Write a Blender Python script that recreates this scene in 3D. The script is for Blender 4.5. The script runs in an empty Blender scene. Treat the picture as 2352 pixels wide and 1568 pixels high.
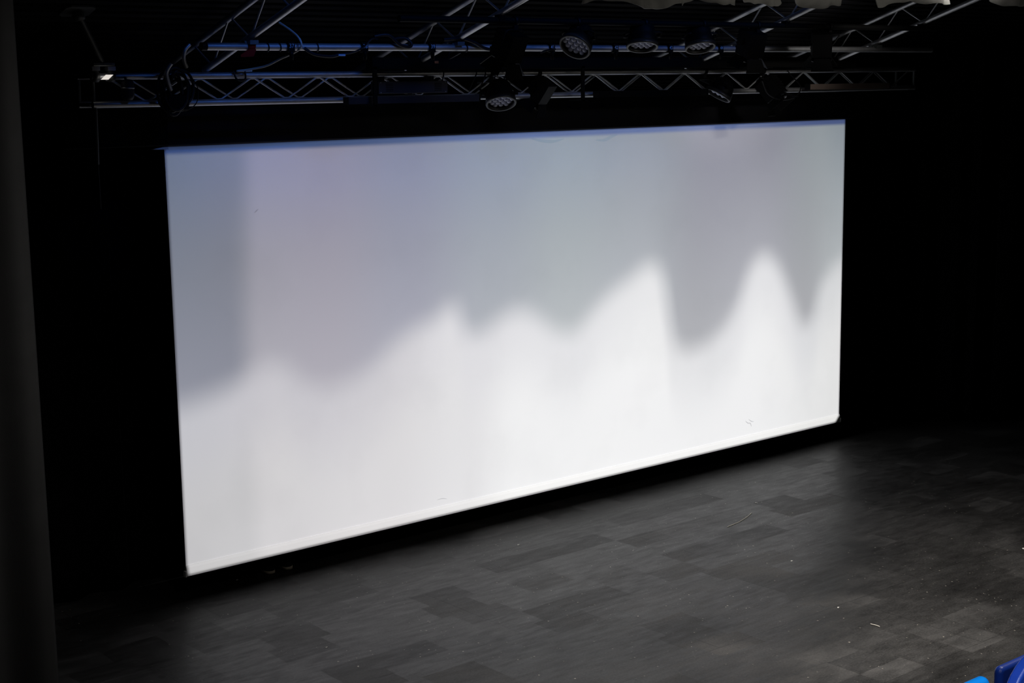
import bpy, math, random
from mathutils import Vector, Matrix
random.seed(7)
C = bpy.context.scene.collection
SC = bpy.context.scene
# ------------------------------------------------------------------ camera
CAM = Vector((-5.62643, -11.02904, 4.15067))
FWD = Vector((0.62918, 0.75932, -0.16605)).normalized()
UP = Vector((0.11716, 0.11854, 0.98601)).normalized()
RIGHT = FWD.cross(UP).normalized(); UP = RIGHT.cross(FWD)
cd = bpy.data.cameras.new('camera'); cam = bpy.data.objects.new('camera', cd); C.objects.link(cam)
cd.sensor_width = 36; cd.lens = 3512.8 / 2352 * 36; cd.clip_end = 100
M = Matrix((RIGHT, UP, -FWD)).transposed().to_4x4(); M.translation = CAM
cam.matrix_world = M
SC.camera = cam
# ------------------------------------------------------------------ world, exposure
SC.view_settings.view_transform = 'Standard'; SC.view_settings.look = 'None'
SC.view_settings.exposure = 0; SC.view_settings.gamma = 1
w = bpy.data.worlds.new('world'); SC.world = w; w.use_nodes = True
w.node_tree.nodes['Background'].inputs[0].default_value = (0.3, 0.4, 0.6, 1)
w.node_tree.nodes['Background'].inputs[1].default_value = 0.0005

def srgb(r, g, b):
    f = lambda c: ((c/255+.055)/1.055)**2.4 if c > 10 else c/255/12.92
    return (f(r), f(g), f(b))

# ------------------------------------------------------------------ the projector: a real spot light throwing a soft picture
PX, PY, PZ = 4.2, -13.0, 4.6
SW, Z0, Z1 = 8.463, 0.2, 3.7
RIDGE = [(0.0,1.68),(0.289,1.728),(0.535,1.793),(0.703,1.874),(0.90,1.927),(1.06,1.839),(1.204,1.701),(1.423,1.638),(1.649,1.659),(1.882,1.745),(2.123,1.927),(2.366,2.042),(2.613,2.11),(2.83,2.22),(2.95,1.96),(3.115,1.918),(3.379,2.041),(3.621,2.087),(3.866,1.977),(4.143,1.812),(4.315,1.80),(4.49,1.924),(4.786,2.125),(5.089,2.264),(5.37,2.375),(5.51,2.28),(5.62,1.85),(5.72,1.53),(5.915,1.435),(6.315,1.51),(6.64,1.766),(6.79,2.037),(6.93,2.262),(7.081,2.335),(7.248,2.274),(7.435,2.05),(7.628,1.714),(7.82,1.48),(7.94,1.54),(8.079,1.868),(8.267,2.076),(8.463,2.16)]
ld = bpy.data.lights.new('projector_light', 'SPOT')
ld.energy = 8900; ld.spot_size = math.radians(50); ld.spot_blend = 0.0; ld.shadow_soft_size = 0.02
ld.use_nodes = True
nt = ld.node_tree; N = nt.nodes; LK = nt.links
def lk(a, b): LK.new(a, b)
def mth(op, a, b=None, c=None, clamp=False):
    n = N.new('ShaderNodeMath'); n.operation = op; n.use_clamp = clamp
    for i, v in enumerate((a, b, c)):
        if v is None: continue
        if isinstance(v, (int, float)): n.inputs[i].default_value = v
        else: lk(v, n.inputs[i])
    return n.outputs[0]
def smooth(v, lo, hi):
    n = N.new('ShaderNodeMapRange'); n.interpolation_type = 'SMOOTHSTEP'
    lk(v, n.inputs[0])
    for i, q in ((1, lo), (2, hi)):
        if isinstance(q, (int, float)): n.inputs[i].default_value = q
        else: lk(q, n.inputs[i])
    return n.outputs[0]
def ramp(v, stops):
    n = N.new('ShaderNodeValToRGB'); cr = n.color_ramp; cr.interpolation = 'B_SPLINE' if False else 'EASE'
    while len(cr.elements) > 1: cr.elements.remove(cr.elements[-1])
    for i, (p, c) in enumerate(stops):
        e = cr.elements[0] if i == 0 else cr.elements.new(p)
        e.position = p; e.color = (*srgb(*c), 1)
    cr.elements[0].position = stops[0][0]
    lk(v, n.inputs[0]); return n.outputs[0]
def mix(f, a, b, mode='MIX'):
    n = N.new('ShaderNodeMix'); n.data_type = 'RGBA'; n.blend_type = mode
    if isinstance(f, (int, float)): n.inputs[0].default_value = f
    else: lk(f, n.inputs[0])
    for k, v in ((6, a), (7, b)):
        if isinstance(v, tuple): n.inputs[k].default_value = (*v, 1)
        else: lk(v, n.inputs[k])
    return n.outputs[2]
tc = N.new('ShaderNodeTexCoord'); sp = N.new('ShaderNodeSeparateXYZ'); lk(tc.outputs['Normal'], sp.inputs[0])
D = -PY
sx = mth('ADD', mth('MULTIPLY', mth('DIVIDE', sp.outputs[0], sp.outputs[2]), -D), PX)
sz = mth('ADD', mth('MULTIPLY', mth('DIVIDE', sp.outputs[1], sp.outputs[2]), -D), PZ)
ux = mth('DIVIDE', sx, SW, clamp=True)
fc = N.new('ShaderNodeFloatCurve'); cv = fc.mapping.curves[0]
while len(cv.points) > 2: cv.points.remove(cv.points[-1])
for i, (x, z) in enumerate(RIDGE):
    if i == 0: cv.points[0].location = (0, z/4)
    elif i == len(RIDGE)-1: cv.points[-1].location = (1, z/4)
    else: cv.points.new(x/SW, z/4)
fc.mapping.update(); lk(ux, fc.inputs[1])
ridge = mth('MULTIPLY', fc.outputs[0], 4)
dz = mth('SUBTRACT', sz, ridge)
P = lambda x: x/SW
# rows of colour read across the picture, at four heights
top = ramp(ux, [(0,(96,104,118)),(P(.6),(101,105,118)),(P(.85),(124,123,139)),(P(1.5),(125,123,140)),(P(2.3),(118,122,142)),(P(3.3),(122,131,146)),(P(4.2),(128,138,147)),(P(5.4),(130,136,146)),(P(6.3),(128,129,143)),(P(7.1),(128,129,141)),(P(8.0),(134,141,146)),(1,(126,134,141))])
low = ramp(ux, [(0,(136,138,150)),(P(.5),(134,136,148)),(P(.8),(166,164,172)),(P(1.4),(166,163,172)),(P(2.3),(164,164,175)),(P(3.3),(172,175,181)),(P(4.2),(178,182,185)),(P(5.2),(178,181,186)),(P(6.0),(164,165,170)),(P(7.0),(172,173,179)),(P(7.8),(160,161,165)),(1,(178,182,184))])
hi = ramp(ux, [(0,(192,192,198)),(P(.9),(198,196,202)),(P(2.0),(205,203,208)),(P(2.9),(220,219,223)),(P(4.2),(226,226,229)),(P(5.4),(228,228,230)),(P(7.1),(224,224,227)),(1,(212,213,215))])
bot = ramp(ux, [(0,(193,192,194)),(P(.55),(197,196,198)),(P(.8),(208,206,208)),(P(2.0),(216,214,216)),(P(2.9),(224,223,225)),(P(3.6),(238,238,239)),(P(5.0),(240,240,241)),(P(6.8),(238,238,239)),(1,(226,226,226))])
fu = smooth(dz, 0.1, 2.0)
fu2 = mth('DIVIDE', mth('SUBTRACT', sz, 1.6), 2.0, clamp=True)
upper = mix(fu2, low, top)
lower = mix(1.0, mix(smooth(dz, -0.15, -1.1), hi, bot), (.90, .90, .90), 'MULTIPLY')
def ridge_at(off):
    f = N.new('ShaderNodeFloatCurve'); c = f.mapping.curves[0]
    while len(c.points) > 2: c.points.remove(c.points[-1])
    c.points[0].location = (0, RIDGE[0][1]/4); c.points[-1].location = (1, RIDGE[-1][1]/4)
    for x, z in RIDGE[1:-1]: c.points.new(x/SW, z/4)
    f.mapping.update(); lk(mth('ADD', ux, off/SW, clamp=True), f.inputs[1])
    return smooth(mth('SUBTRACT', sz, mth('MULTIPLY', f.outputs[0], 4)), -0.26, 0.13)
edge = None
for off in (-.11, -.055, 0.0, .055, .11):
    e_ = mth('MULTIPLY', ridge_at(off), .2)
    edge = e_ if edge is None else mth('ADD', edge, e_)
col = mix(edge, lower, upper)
inside = mth('MULTIPLY', mth('MULTIPLY', smooth(sx, 0.003, 0.016), mth('SUBTRACT', 1.0, smooth(sx, SW-0.016, SW-0.003))),
             mth('MULTIPLY', smooth(sz, Z0+0.001, Z0+0.012), mth('SUBTRACT', 1.0, smooth(sz, 3.699, 3.704))))
em = N.get('Emission') or N.new('ShaderNodeEmission')
out = N.get('Light Output') or N.new('ShaderNodeOutputLight')
lk(em.outputs[0], out.inputs[0])
band = ramp(ux, [(0,(38,54,90)),(P(1.5),(52,72,112)),(P(3.5),(72,92,138)),(P(5.5),(82,100,146)),(1,(66,80,120))])  # unlit blue strip under the case, its dim tone put into the projected colours
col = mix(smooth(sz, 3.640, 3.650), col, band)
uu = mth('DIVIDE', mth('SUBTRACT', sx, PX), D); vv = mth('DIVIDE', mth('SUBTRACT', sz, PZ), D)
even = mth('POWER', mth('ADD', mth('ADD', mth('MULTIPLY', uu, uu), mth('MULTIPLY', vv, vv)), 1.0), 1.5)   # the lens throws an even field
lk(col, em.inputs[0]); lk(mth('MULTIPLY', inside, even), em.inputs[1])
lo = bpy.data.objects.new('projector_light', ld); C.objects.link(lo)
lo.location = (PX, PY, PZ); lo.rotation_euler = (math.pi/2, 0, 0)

def area(name, loc, target, sx_, sy_, power, colr):
    l = bpy.data.lights.new(name, 'AREA'); l.shape = 'RECTANGLE'; l.size = sx_; l.size_y = sy_
    l.energy = power; l.color = colr
    o = bpy.data.objects.new(name, l); C.objects.link(o); o.location = loc
    o.rotation_euler = (Vector(target)-Vector(loc)).to_track_quat('-Z', 'Y').to_euler(); return o
# unseen lamps: added fills for pipe, cloths, truss, curtain, seats, and a warm stage wash
area('blue_pipe_fill_light', (2.6, -2.6, 5.05), (2.6, -1.25, 4.44), 5.6, 0.2, 2.7, (0.07, 0.24, 1.0)).data.spread = math.radians(36)  # added blue light close to the pipe, brightens pipe and truss
area('cloth_fill_light', (4.6, -6.6, 5.1), (4.4, -2.9, 4.8), 4.0, 0.3, 2.2, (1.0, 0.95, 0.88)).data.spread = math.radians(50)  # added fill that brightens the bunched cloths
area('truss_fill_light', (6.1, -4.6, 5.05), (6.3, -1.9, 4.9), 0.4, 0.2, 2.5, (1.0, 0.95, 0.9)).data.spread = math.radians(36)  # added fill for highlights on the right roof trusses
a_ = area('warm_stage_light', (3.4, -7.0, 6.4), (3.6, -6.2, 0), 3.0, 1.0, 210, (1.0, 0.93, 0.86)); a_.data.spread = math.radians(85)
area('curtain_fill_light', (-1.2, -6.8, 5.6), (-2.6, -3.5, 2.5), 0.5, 0.5, 9, (1.0, 0.96, 0.92)).data.spread = math.radians(60)  # added fill that lifts the dark left curtain
area('seat_fill_light', (-2.6, -9.6, 4.6), (-1.4, -8.35, 2.2), 0.4, 0.4, 7, (0.85, 0.93, 1.0)).data.spread = math.radians(50)  # added fill that brightens the blue seats

# ------------------------------------------------------------------ materials
def mat(name, col, rough=0.5, metal=0.0, spec=0.5, bump=0.0, bscale=60, var=0.0, vscale=8, emit=None, es=0):
    m = bpy.data.materials.new(name); m.use_nodes = True
    t = m.node_tree; b = t.nodes['Principled BSDF']
    b.inputs['Base Color'].default_value = (*col, 1); b.inputs['Roughness'].default_value = rough
    b.inputs['Metallic'].default_value = metal; b.inputs['Specular IOR Level'].default_value = spec
    c = t.nodes.new('ShaderNodeTexCoord')
    if var > 0:
        n = t.nodes.new('ShaderNodeTexNoise'); n.inputs['Scale'].default_value = vscale; n.inputs['Detail'].default_value = 5
        t.links.new(c.outputs['Object'], n.inputs['Vector'])
        r = t.nodes.new('ShaderNodeMapRange'); r.inputs[3].default_value = 1-var; r.inputs[4].default_value = 1+var
        t.links.new(n.outputs[0], r.inputs[0])
        x = t.nodes.new('ShaderNodeMix'); x.data_type = 'RGBA'; x.blend_type = 'MULTIPLY'; x.inputs[0].default_value = 1
        x.inputs[6].default_value = (*col, 1); t.links.new(r.outputs[0], x.inputs[7]); t.links.new(x.outputs[2], b.inputs['Base Color'])
    if bump > 0:
        n = t.nodes.new('ShaderNodeTexNoise'); n.inputs['Scale'].default_value = bscale
        t.links.new(c.outputs['Object'], n.inputs['Vector'])
        bp = t.nodes.new('ShaderNodeBump'); bp.inputs['Strength'].default_value = bump; bp.inputs['Distance'].default_value = 0.01
        t.links.new(n.outputs[0], bp.inputs['Height']); t.links.new(bp.outputs[0], b.inputs['Normal'])
    if emit: b.inputs['Emission Color'].default_value = (*emit, 1); b.inputs['Emission Strength'].default_value = es
    return m
ALU = mat('aluminium', (0.55, 0.56, 0.58), 0.46, 0.9, var=0.15, vscale=20)
ALUDULL = mat('galvanised_steel', (0.20, 0.21, 0.21), 0.5, 0.8, var=0.2, vscale=30)
BLACKM = mat('black_painted_metal', (0.0022, 0.0022, 0.0027), 0.55, 0, 0.12, var=0.2)
BLACKB = mat('black_bar_paint', (0.0022, 0.0022, 0.0022), 0.7, 0, 0.08, var=0.2)
RIMM = mat('worn_black_rim', (0.022, 0.022, 0.020), 0.45, 0, 0.5, var=0.3, vscale=30)
LENS = mat('clear_lens', (0.60, 0.63, 0.78), 0.25, 0, 0.8, var=0.1, vscale=30)
BLACKG = mat('dark_glass', (0.01, 0.01, 0.012), 0.2, 0, 0.5)
RUBBER = mat('black_cable_rubber', (0.006, 0.006, 0.008), 0.5, 0, 0.3, var=0.2)
WHITEC = mat('white_cable_sheath', (0.55, 0.54, 0.5), 0.5, 0, 0.4, var=0.1)
GREYB = mat('dark_grey_enamel', (0.035, 0.035, 0.042), 0.55, 0, 0.3, var=0.15)
WARMLIT = mat('warm_lit_enamel', (0.22, 0.17, 0.145), 0.55, 0, 0.3, var=0.15)  # rail like the others, with the warm light on it put into the colour
NUMW = mat('pale_blue_printed_ink', (0.35, 0.55, 0.75), 0.6)
RED = mat('red_webbing', (0.28, 0.006, 0.004), 0.8, 0, 0.2, bump=0.2, bscale=300)
CURT = mat('charcoal_velour', (0.026, 0.026, 0.026), 0.95, 0, 0.1, bump=0.15, bscale=400, var=0.15)
BLK = mat('black_velour', (0.0035, 0.0035, 0.004), 0.95, 0, 0.05, bump=0.15, bscale=400, var=0.2)
CLOTH = mat('grey_gathered_cloth', (0.36, 0.36, 0.335), 0.9, 0, 0.1, bump=0.2, bscale=120, var=0.3)
DECK = mat('dark_roof_deck', (0.0035, 0.0035, 0.005), 0.7, 0, 0.15, var=0.2)
WALL = mat('black_painted_wall', (0.004, 0.004, 0.004), 0.9, 0, 0.1, var=0.2)
CASE = mat('black_screen_case', (0.0045, 0.0045, 0.0065), 0.6, 0, 0.2, var=0.35, vscale=1.5)
BLUE = mat('blue_plastic_shell', (0.012, 0.05, 0.36), 0.38, 0, 0.5, bump=0.03, bscale=200)
NAVY = mat('navy_seat_fabric', (0.008, 0.025, 0.16), 0.85, 0, 0.2, bump=0.2, bscale=300)
SHOE = mat('black_canvas_shoe', (0.012, 0.011, 0.012), 0.85, 0, 0.2, bump=0.2, bscale=300)
SOLE = mat('cream_rubber_sole', (0.72, 0.64, 0.50), 0.6, 0, 0.3, var=0.15)
SKIN = mat('skin', (0.35, 0.2, 0.14), 0.6, var=0.1)
TROU = mat('black_trousers', (0.008, 0.008, 0.009), 0.9, 0, 0.1, bump=0.2, bscale=200)
PAPER = mat('white_paper', (0.75, 0.74, 0.7), 0.8, var=0.05)
YARN = mat('pale_yarn', (0.75, 0.72, 0.64), 0.8, var=0.1)
GLOW = mat('white_glow', (0.8, 0.8, 0.75), 0.4, emit=(1.0, 0.93, 0.85), es=0.75)
AMBER = mat('amber_sticker', (0.35, 0.10, 0.02), 0.5, var=0.2)

# screen fabric with a few faint smudges of its own
FAB = bpy.data.materials.new('screen_fabric'); FAB.use_nodes = True
t = FAB.node_tree; b = t.nodes['Principled BSDF']; b.inputs['Roughness'].default_value = 0.9; b.inputs['Specular IOR Level'].default_value = 0.1
c = t.nodes.new('ShaderNodeTexCoord'); n = t.nodes.new('ShaderNodeTexNoise'); n.inputs['Scale'].default_value = 1.3; n.inputs['Detail'].default_value = 6
t.links.new(c.outputs['Object'], n.inputs['Vector'])
r = t.nodes.new('ShaderNodeValToRGB'); r.color_ramp.elements[0].position = .25; r.color_ramp.elements[0].color = (.80, .80, .80, 1)
r.color_ramp.elements[1].position = .5; r.color_ramp.elements[1].color = (.84, .84, .84, 1)
t.links.new(n.outputs[0], r.inputs[0]); t.links.new(r.outputs[0], b.inputs['Base Color'])
HEM = mat('hem_tape', (0.85, 0.845, 0.83), 0.8, 0, 0.2, var=0.02)
SMUDGE = mat('pencil_grey_scuff', (0.62, 0.62, 0.63), 0.9, 0, 0.1)
SMUDGE2 = mat('blue_grey_scuff', (0.70, 0.75, 0.78), 0.9, 0, 0.1)

# stage floor: black painted boards, worn patches, scratches and paint specks
FLO = bpy.data.materials.new('black_stage_boards'); FLO.use_nodes = True
t = FLO.node_tree; b = t.nodes['Principled BSDF']; TN = t.nodes; TL = t.links
def tn(kind, **kw):
    n = TN.new(kind)
    for k, v in kw.items(): setattr(n, k, v)
    return n
def tm(op, a, bb=None, clamp=False):
    n = tn('ShaderNodeMath', operation=op, use_clamp=clamp)
    for i, v in enumerate((a, bb)):
        if v is None: continue
        if isinstance(v, (int, float)): n.inputs[i].default_value = v
        else: TL.new(v, n.inputs[i])
    return n.outputs[0]
def tr(v, a, bb, c_, d_, interp='LINEAR'):
    n = tn('ShaderNodeMapRange', interpolation_type=interp)
    TL.new(v, n.inputs[0])
    for i, q in ((1, a), (2, bb), (3, c_), (4, d_)): n.inputs[i].default_value = q
    return n.outputs[0]
def noise(scale, detail=4, sc=(1, 1, 1), rough=.5, rot=0):
    mp = tn('ShaderNodeMapping'); mp.inputs['Scale'].default_value = sc; mp.inputs['Rotation'].default_value = (0, 0, rot)
    TL.new(co.outputs['Object'], mp.inputs[0])
    n = tn('ShaderNodeTexNoise'); n.inputs['Scale'].default_value = scale; n.inputs['Detail'].default_value = detail; n.inputs['Roughness'].default_value = rough
    TL.new(mp.outputs[0], n.inputs['Vector']); return n.outputs[0]
co = tn('ShaderNodeTexCoord')
br = tn('ShaderNodeTexBrick'); br.offset = 0.37
br.inputs['Scale'].default_value = 1; br.inputs['Brick Width'].default_value = 2.44; br.inputs['Row Height'].default_value = 1.22
br.inputs['Mortar Size'].default_value = 0.004; br.inputs['Mortar Smooth'].default_value = 0.3
br.inputs['Color1'].default_value = (.85, .85, .85, 1); br.inputs['Color2'].default_value = (1.12, 1.12, 1.12, 1); br.inputs['Mortar'].default_value = (.55, .55, .55, 1)
TL.new(co.outputs['Object'], br.inputs['Vector'])
br2 = tn('ShaderNodeTexBrick'); br2.offset = 0.21; br2.offset_frequency = 3
br2.inputs['Scale'].default_value = 1; br2.inputs['Brick Width'].default_value = 0.47; br2.inputs['Row Height'].default_value = 0.29
br2.inputs['Mortar Size'].default_value = 0.0
br2.inputs['Color1'].default_value = (0, 0, 0, 1); br2.inputs['Color2'].default_value = (1, 1, 1, 1)
wob = tn('ShaderNodeVectorMath', operation='ADD'); wn = tn('ShaderNodeTexNoise'); wn.inputs['Scale'].default_value = 3.0
TL.new(co.outputs['Object'], wn.inputs['Vector'])
wsc = tn('ShaderNodeVectorMath', operation='SCALE'); wsc.inputs['Scale'].default_value = 0.05
TL.new(wn.outputs[1], wsc.inputs[0]); TL.new(co.outputs['Object'], wob.inputs[0]); TL.new(wsc.outputs[0], wob.inputs[1]); TL.new(wob.outputs[0], br2.inputs['Vector'])
patch = tr(br2.outputs[0], .62, .8, 0, 1)
wear = noise(0.9, 5, (1, 1.6, 1)); wear2 = noise(4.0, 8, (1, 2.6, 1), .72)
worn = tm('MULTIPLY', patch, tr(wear, .42, .62, 0, 1))
base = tm('ADD', tr(wear2, .3, .75, .016, .042), tm('MULTIPLY', worn, .022))
base = tm('ADD', base, tr(noise(45, 6, (1, 2.5, 1), .75), .42, .75, -.006, .026))
base = tm('MULTIPLY', base, tr(wear, .35, .6, .58, 1.28))
base = tm('MULTIPLY', base, br.outputs[0])
# specks of old paint
def specks(scale, size, dens, seed):
    mp = tn('ShaderNodeMapping'); mp.inputs['Location'].default_value = (seed, seed*.7, 0); TL.new(co.outputs['Object'], mp.inputs[0])
    v = tn('ShaderNodeTexVoronoi'); v.inputs['Scale'].default_value = scale; TL.new(mp.outputs[0], v.inputs['Vector'])
    s = tn('ShaderNodeSeparateColor'); TL.new(v.outputs['Color'], s.inputs[0])
    rad = tm('MULTIPLY', tr(s.outputs[1], 0, 1, .3, 1), size)
    inside_ = tm('LESS_THAN', v.outputs['Distance'], rad)
    return tm('MULTIPLY', tm('MULTIPLY', inside_, tm('LESS_THAN', s.outputs[0], dens)), tr(s.outputs[2], 0, 1, .35, 1))
sp1 = specks(13, .11, .13, 1.3); sp2 = specks(30, .22, .22, 4.1)
spk = tm('MAXIMUM', sp1, tm('MULTIPLY', sp2, tr(noise(1.1, 2), .42, .62, .10, .9)))
cmb = tn('ShaderNodeCombineColor'); TL.new(tm('MULTIPLY', base, 1.0), cmb.inputs[0]); TL.new(tm('MULTIPLY', base, .985), cmb.inputs[1]); TL.new(tm('MULTIPLY', base, .97), cmb.inputs[2])
mx = tn('ShaderNodeMix', data_type='RGBA'); TL.new(spk, mx.inputs[0]); TL.new(cmb.outputs[0], mx.inputs[6]); mx.inputs[7].default_value = (.32, .30, .26, 1)
TL.new(mx.outputs[2], b.inputs['Base Color'])
TL.new(tm('ADD', tr(wear2, .3, .75, .38, .54), tm('ADD', tm('MULTIPLY', patch, .06), tm('ADD', tm('MULTIPLY', worn, .11), tr(noise(7, 6, (.5, 2.5, 1), .7), .35, .7, -.05, .07)))), b.inputs['Roughness'])
b.inputs['Specular IOR Level'].default_value = 0.32
bp = tn('ShaderNodeBump'); bp.inputs['Strength'].default_value = .12; bp.inputs['Distance'].default_value = .004
TL.new(tm('ADD', noise(40, 4), tm('MULTIPLY', br.outputs['Fac'], -1.5)), bp.inputs['Height']); TL.new(bp.outputs[0], b.inputs['Normal'])

# ------------------------------------------------------------------ mesh helpers
class MB:
    def __init__(s): s.v = []; s.f = []; s.sm = []
    def add(s, vs, fs, smooth=False):
        o = len(s.v); s.v += [Vector(v) for v in vs]; s.f += [tuple(i+o for i in f) for f in fs]; s.sm += [smooth]*len(fs); return s
    def box(s, lo, hi):
        (a, b_, c_), (d, e, f) = lo, hi
        return s.add([(a,b_,c_),(d,b_,c_),(d,e,c_),(a,e,c_),(a,b_,f),(d,b_,f),(d,e,f),(a,e,f)],
                     [(0,3,2,1),(4,5,6,7),(0,1,5,4),(1,2,6,5),(2,3,7,6),(3,0,4,7)])
    def bbox(s, lo, hi, r=0.005):          # box with chamfered long edges (profile in y,z, along x)
        (a, y0, z0), (d, y1, z1) = lo, hi
        pr = [(y0+r,z0),(y1-r,z0),(y1,z0+r),(y1,z1-r),(y1-r,z1),(y0+r,z1),(y0,z1-r),(y0,z0+r)]
        return s.prism([(a, y, z) for y, z in pr], (d-a, 0, 0))
    def prism(s, poly, ext):
        n = len(poly); e = Vector(ext); vs = [Vector(p) for p in poly]; vs += [p+e for p in vs]
        return s.add(vs, [tuple(range(n-1, -1, -1)), tuple(range(n, 2*n))]+[(i, (i+1) % n, n+(i+1) % n, n+i) for i in range(n)])
    def tube(s, pts, r, seg=12, cap=True):
        pts = [Vector(p) for p in pts]; n = len(pts); rs = r if isinstance(r, (list, tuple)) else [r]*n
        vs = []; fs = []; pu = None
        for i, p in enumerate(pts):
            d = (pts[min(i+1, n-1)]-pts[max(i-1, 0)]).normalized()
            if pu is None: pu = d.orthogonal().normalized()
            else:
                pu = (pu-d*pu.dot(d)); pu = pu.normalized() if pu.length > 1e-6 else d.orthogonal().normalized()
            w_ = d.cross(pu)
            for k in range(seg):
                a = 2*math.pi*k/seg; vs.append(p+(pu*math.cos(a)+w_*math.sin(a))*rs[i])
        for i in range(n-1):
            for k in range(seg):
                k2 = (k+1) % seg; fs.append((i*seg+k, i*seg+k2, (i+1)*seg+k2, (i+1)*seg+k))
        s.add(vs, fs, True)
        if cap: s.add(vs[:seg], [tuple(range(seg-1, -1, -1))]); s.add(vs[-seg:], [tuple(range(seg))])
        return s
    def lathe(s, prof, o, ax, seg=32, closed=False):   # prof: (radius, height along ax)
        o = Vector(o); ax = Vector(ax).normalized(); u = ax.orthogonal().normalized(); w_ = ax.cross(u)
        vs = []; n = len(prof)
        for r_, h_ in prof:
            for k in range(seg):
                a = 2*math.pi*k/seg; vs.append(o+ax*h_+(u*math.cos(a)+w_*math.sin(a))*max(r_, 1e-5))
        fs = []
        for i in range(n if closed else n-1):
            j = (i+1) % n
            for k in range(seg):
                k2 = (k+1) % seg; fs.append((i*seg+k, i*seg+k2, j*seg+k2, j*seg+k))
        return s.add(vs, fs, True)
    def build(s, name, m, parent=None, origin=None):
        off = Vector(origin) if origin is not None else (parent['_o'] if False else Vector((0, 0, 0)))
        if parent is not None: off = ROOT[parent.name]
        me = bpy.data.meshes.new(name); me.from_pydata([v-off for v in s.v], [], s.f); me.update()
        me.polygons.foreach_set('use_smooth', s.sm); me.materials.append(m)
        bm_fix(me)
        o = bpy.data.objects.new(name, me); C.objects.link(o)
        if parent is not None: o.parent = parent; ROOT[o.name] = off
        else: o.location = off; ROOT[o.name] = off
        return o
import bmesh
def bm_fix(me):
    bm = bmesh.new(); bm.from_mesh(me); bmesh.ops.recalc_face_normals(bm, faces=bm.faces); bm.to_mesh(me); bm.free()
ROOT = {}
def thing(name, loc, label, cat, group=None):
    o = bpy.data.objects.new(name, None); C.objects.link(o); o.location = loc; o.empty_display_size = .1
    ROOT[o.name] = Vector(loc); tag(o, label, cat, group); return o
def tag(o, label, cat, group=None):
    o['label'] = label; o['category'] = cat
    if group: o['group'] = group
    return o
def struct(o): o['kind'] = 'structure'; return o
def catmull(pts, n=6):
    pts = [Vector(p) for p in pts]; out_ = []
    for i in range(len(pts)-1):
        p0 = pts[max(i-1, 0)]; p1 = pts[i]; p2 = pts[i+1]; p3 = pts[min(i+2, len(pts)-1)]
        for k in range(n):
            u = k/n
            out_.append(.5*((2*p1)+(-p0+p2)*u+(2*p0-5*p1+4*p2-p3)*u*u+(-p0+3*p1-3*p2+p3)*u**3))
    return out_+[pts[-1]]

# ------------------------------------------------------------------ the setting
KR = 0.323
def deckz(y): return 4.66+KR*(-.6-y)
struct(MB().box((-8, -15, -.1), (14, 4.2, 0)).build('floor', FLO))
m = MB(); vs = []; y = 4.0; ys = []
while y > -15:                                   # ribbed steel deck, ribs run across the stage
    ys += [(y, 0), (y-.055, 0), (y-.068, .03), (y-.097, .03)]; y -= .11
ys.append((y, 0))
for (yy, dz_) in ys: vs += [(-8, yy, deckz(yy)+dz_), (14, yy, deckz(yy)+dz_)]
m.add(vs, [(2*i, 2*i+1, 2*i+3, 2*i+2) for i in range(len(ys)-1)])
o = m.build('ceiling', DECK); struct(o)
md = o.modifiers.new('thick', 'SOLIDIFY'); md.thickness = .004; md.offset = 0
struct(MB().box((-8, 4.0, 0), (14, 4.15, 3.12)).build('wall_back', WALL))
struct(MB().box((-8.15, -15, 0), (-8, 4.15, 9.4)).build('wall_left', WALL))
struct(MB().box((14, -15, 0), (14.15, 4.15, 9.4)).build('wall_right', WALL))
struct(MB().box((-8, -15.15, 0), (14, -15, 9.4)).build('wall_front', WALL))
struct(MB().box((-7.9, -8.95, 0), (1.9, -8.15, 1.28)).build('trim_1', WALL))     # the seating tiers
struct(MB().box((-7.9, -8.15, -.0), (.75, -7.0, .66)).build('trim_2', WALL))

# ------------------------------------------------------------------ curtains
def curtain(name, path, z0, zt, m_, label, group, wl=.18, amp=.05, seed=0, hem=.0, step=.02):
    rnd = random.Random(seed); path = [Vector((p[0], p[1], 0)) for p in path]
    pts = catmull(path, 40); s_ = [0]
    for a, b_ in zip(pts, pts[1:]): s_.append(s_[-1]+(b_-a).length)
    L = s_[-1]; n = int(L/step)+1; rows = 14; vs = []; j = 0
    ph = [rnd.uniform(0, 6.28) for _ in range(5)]
    for i in range(n+1):
        d = L*i/n
        while j < len(s_)-2 and s_[j+1] < d: j += 1
        u = (d-s_[j])/max(1e-6, s_[j+1]-s_[j]); p = pts[j].lerp(pts[j+1], min(max(u, 0), 1)); tg = (pts[j+1]-pts[j]).normalized(); nn = Vector((-tg.y, tg.x, 0))
        for r_ in range(rows+1):
            v = r_/rows
            k = 2*math.pi/wl
            a = math.sin(k*d+1.2*math.sin(d*2.1+ph[0])+.25*v+ph[1])
            a2 = math.sin(k*.47*d+ph[2]+.4*v)
            off = amp*(.75*a+.35*a2)
            ztop = zt(p) if callable(zt) else zt
            z = z0+(ztop-z0)*v
            if r_ == 0: z += hem*(.5+.5*math.sin(d*k*.5+ph[3]))
            vs.append(p+nn*off+Vector((0, 0, z)))
    R_ = rows+1
    fs = [(i*R_+q, (i+1)*R_+q, (i+1)*R_+q+1, i*R_+q+1) for i in range(n) for q in range(rows)]
    mb = MB(); org = Vector((pts[0].x, pts[0].y, z0)); mb.add(vs, fs, True)
    o = mb.build(name, m_, origin=org)
    sd = o.modifiers.new('thick', 'SOLIDIFY'); sd.thickness = .006
    tag(o, label, 'curtain', group); return o
TOPZ = lambda p: deckz(p.y)-.03
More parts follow.
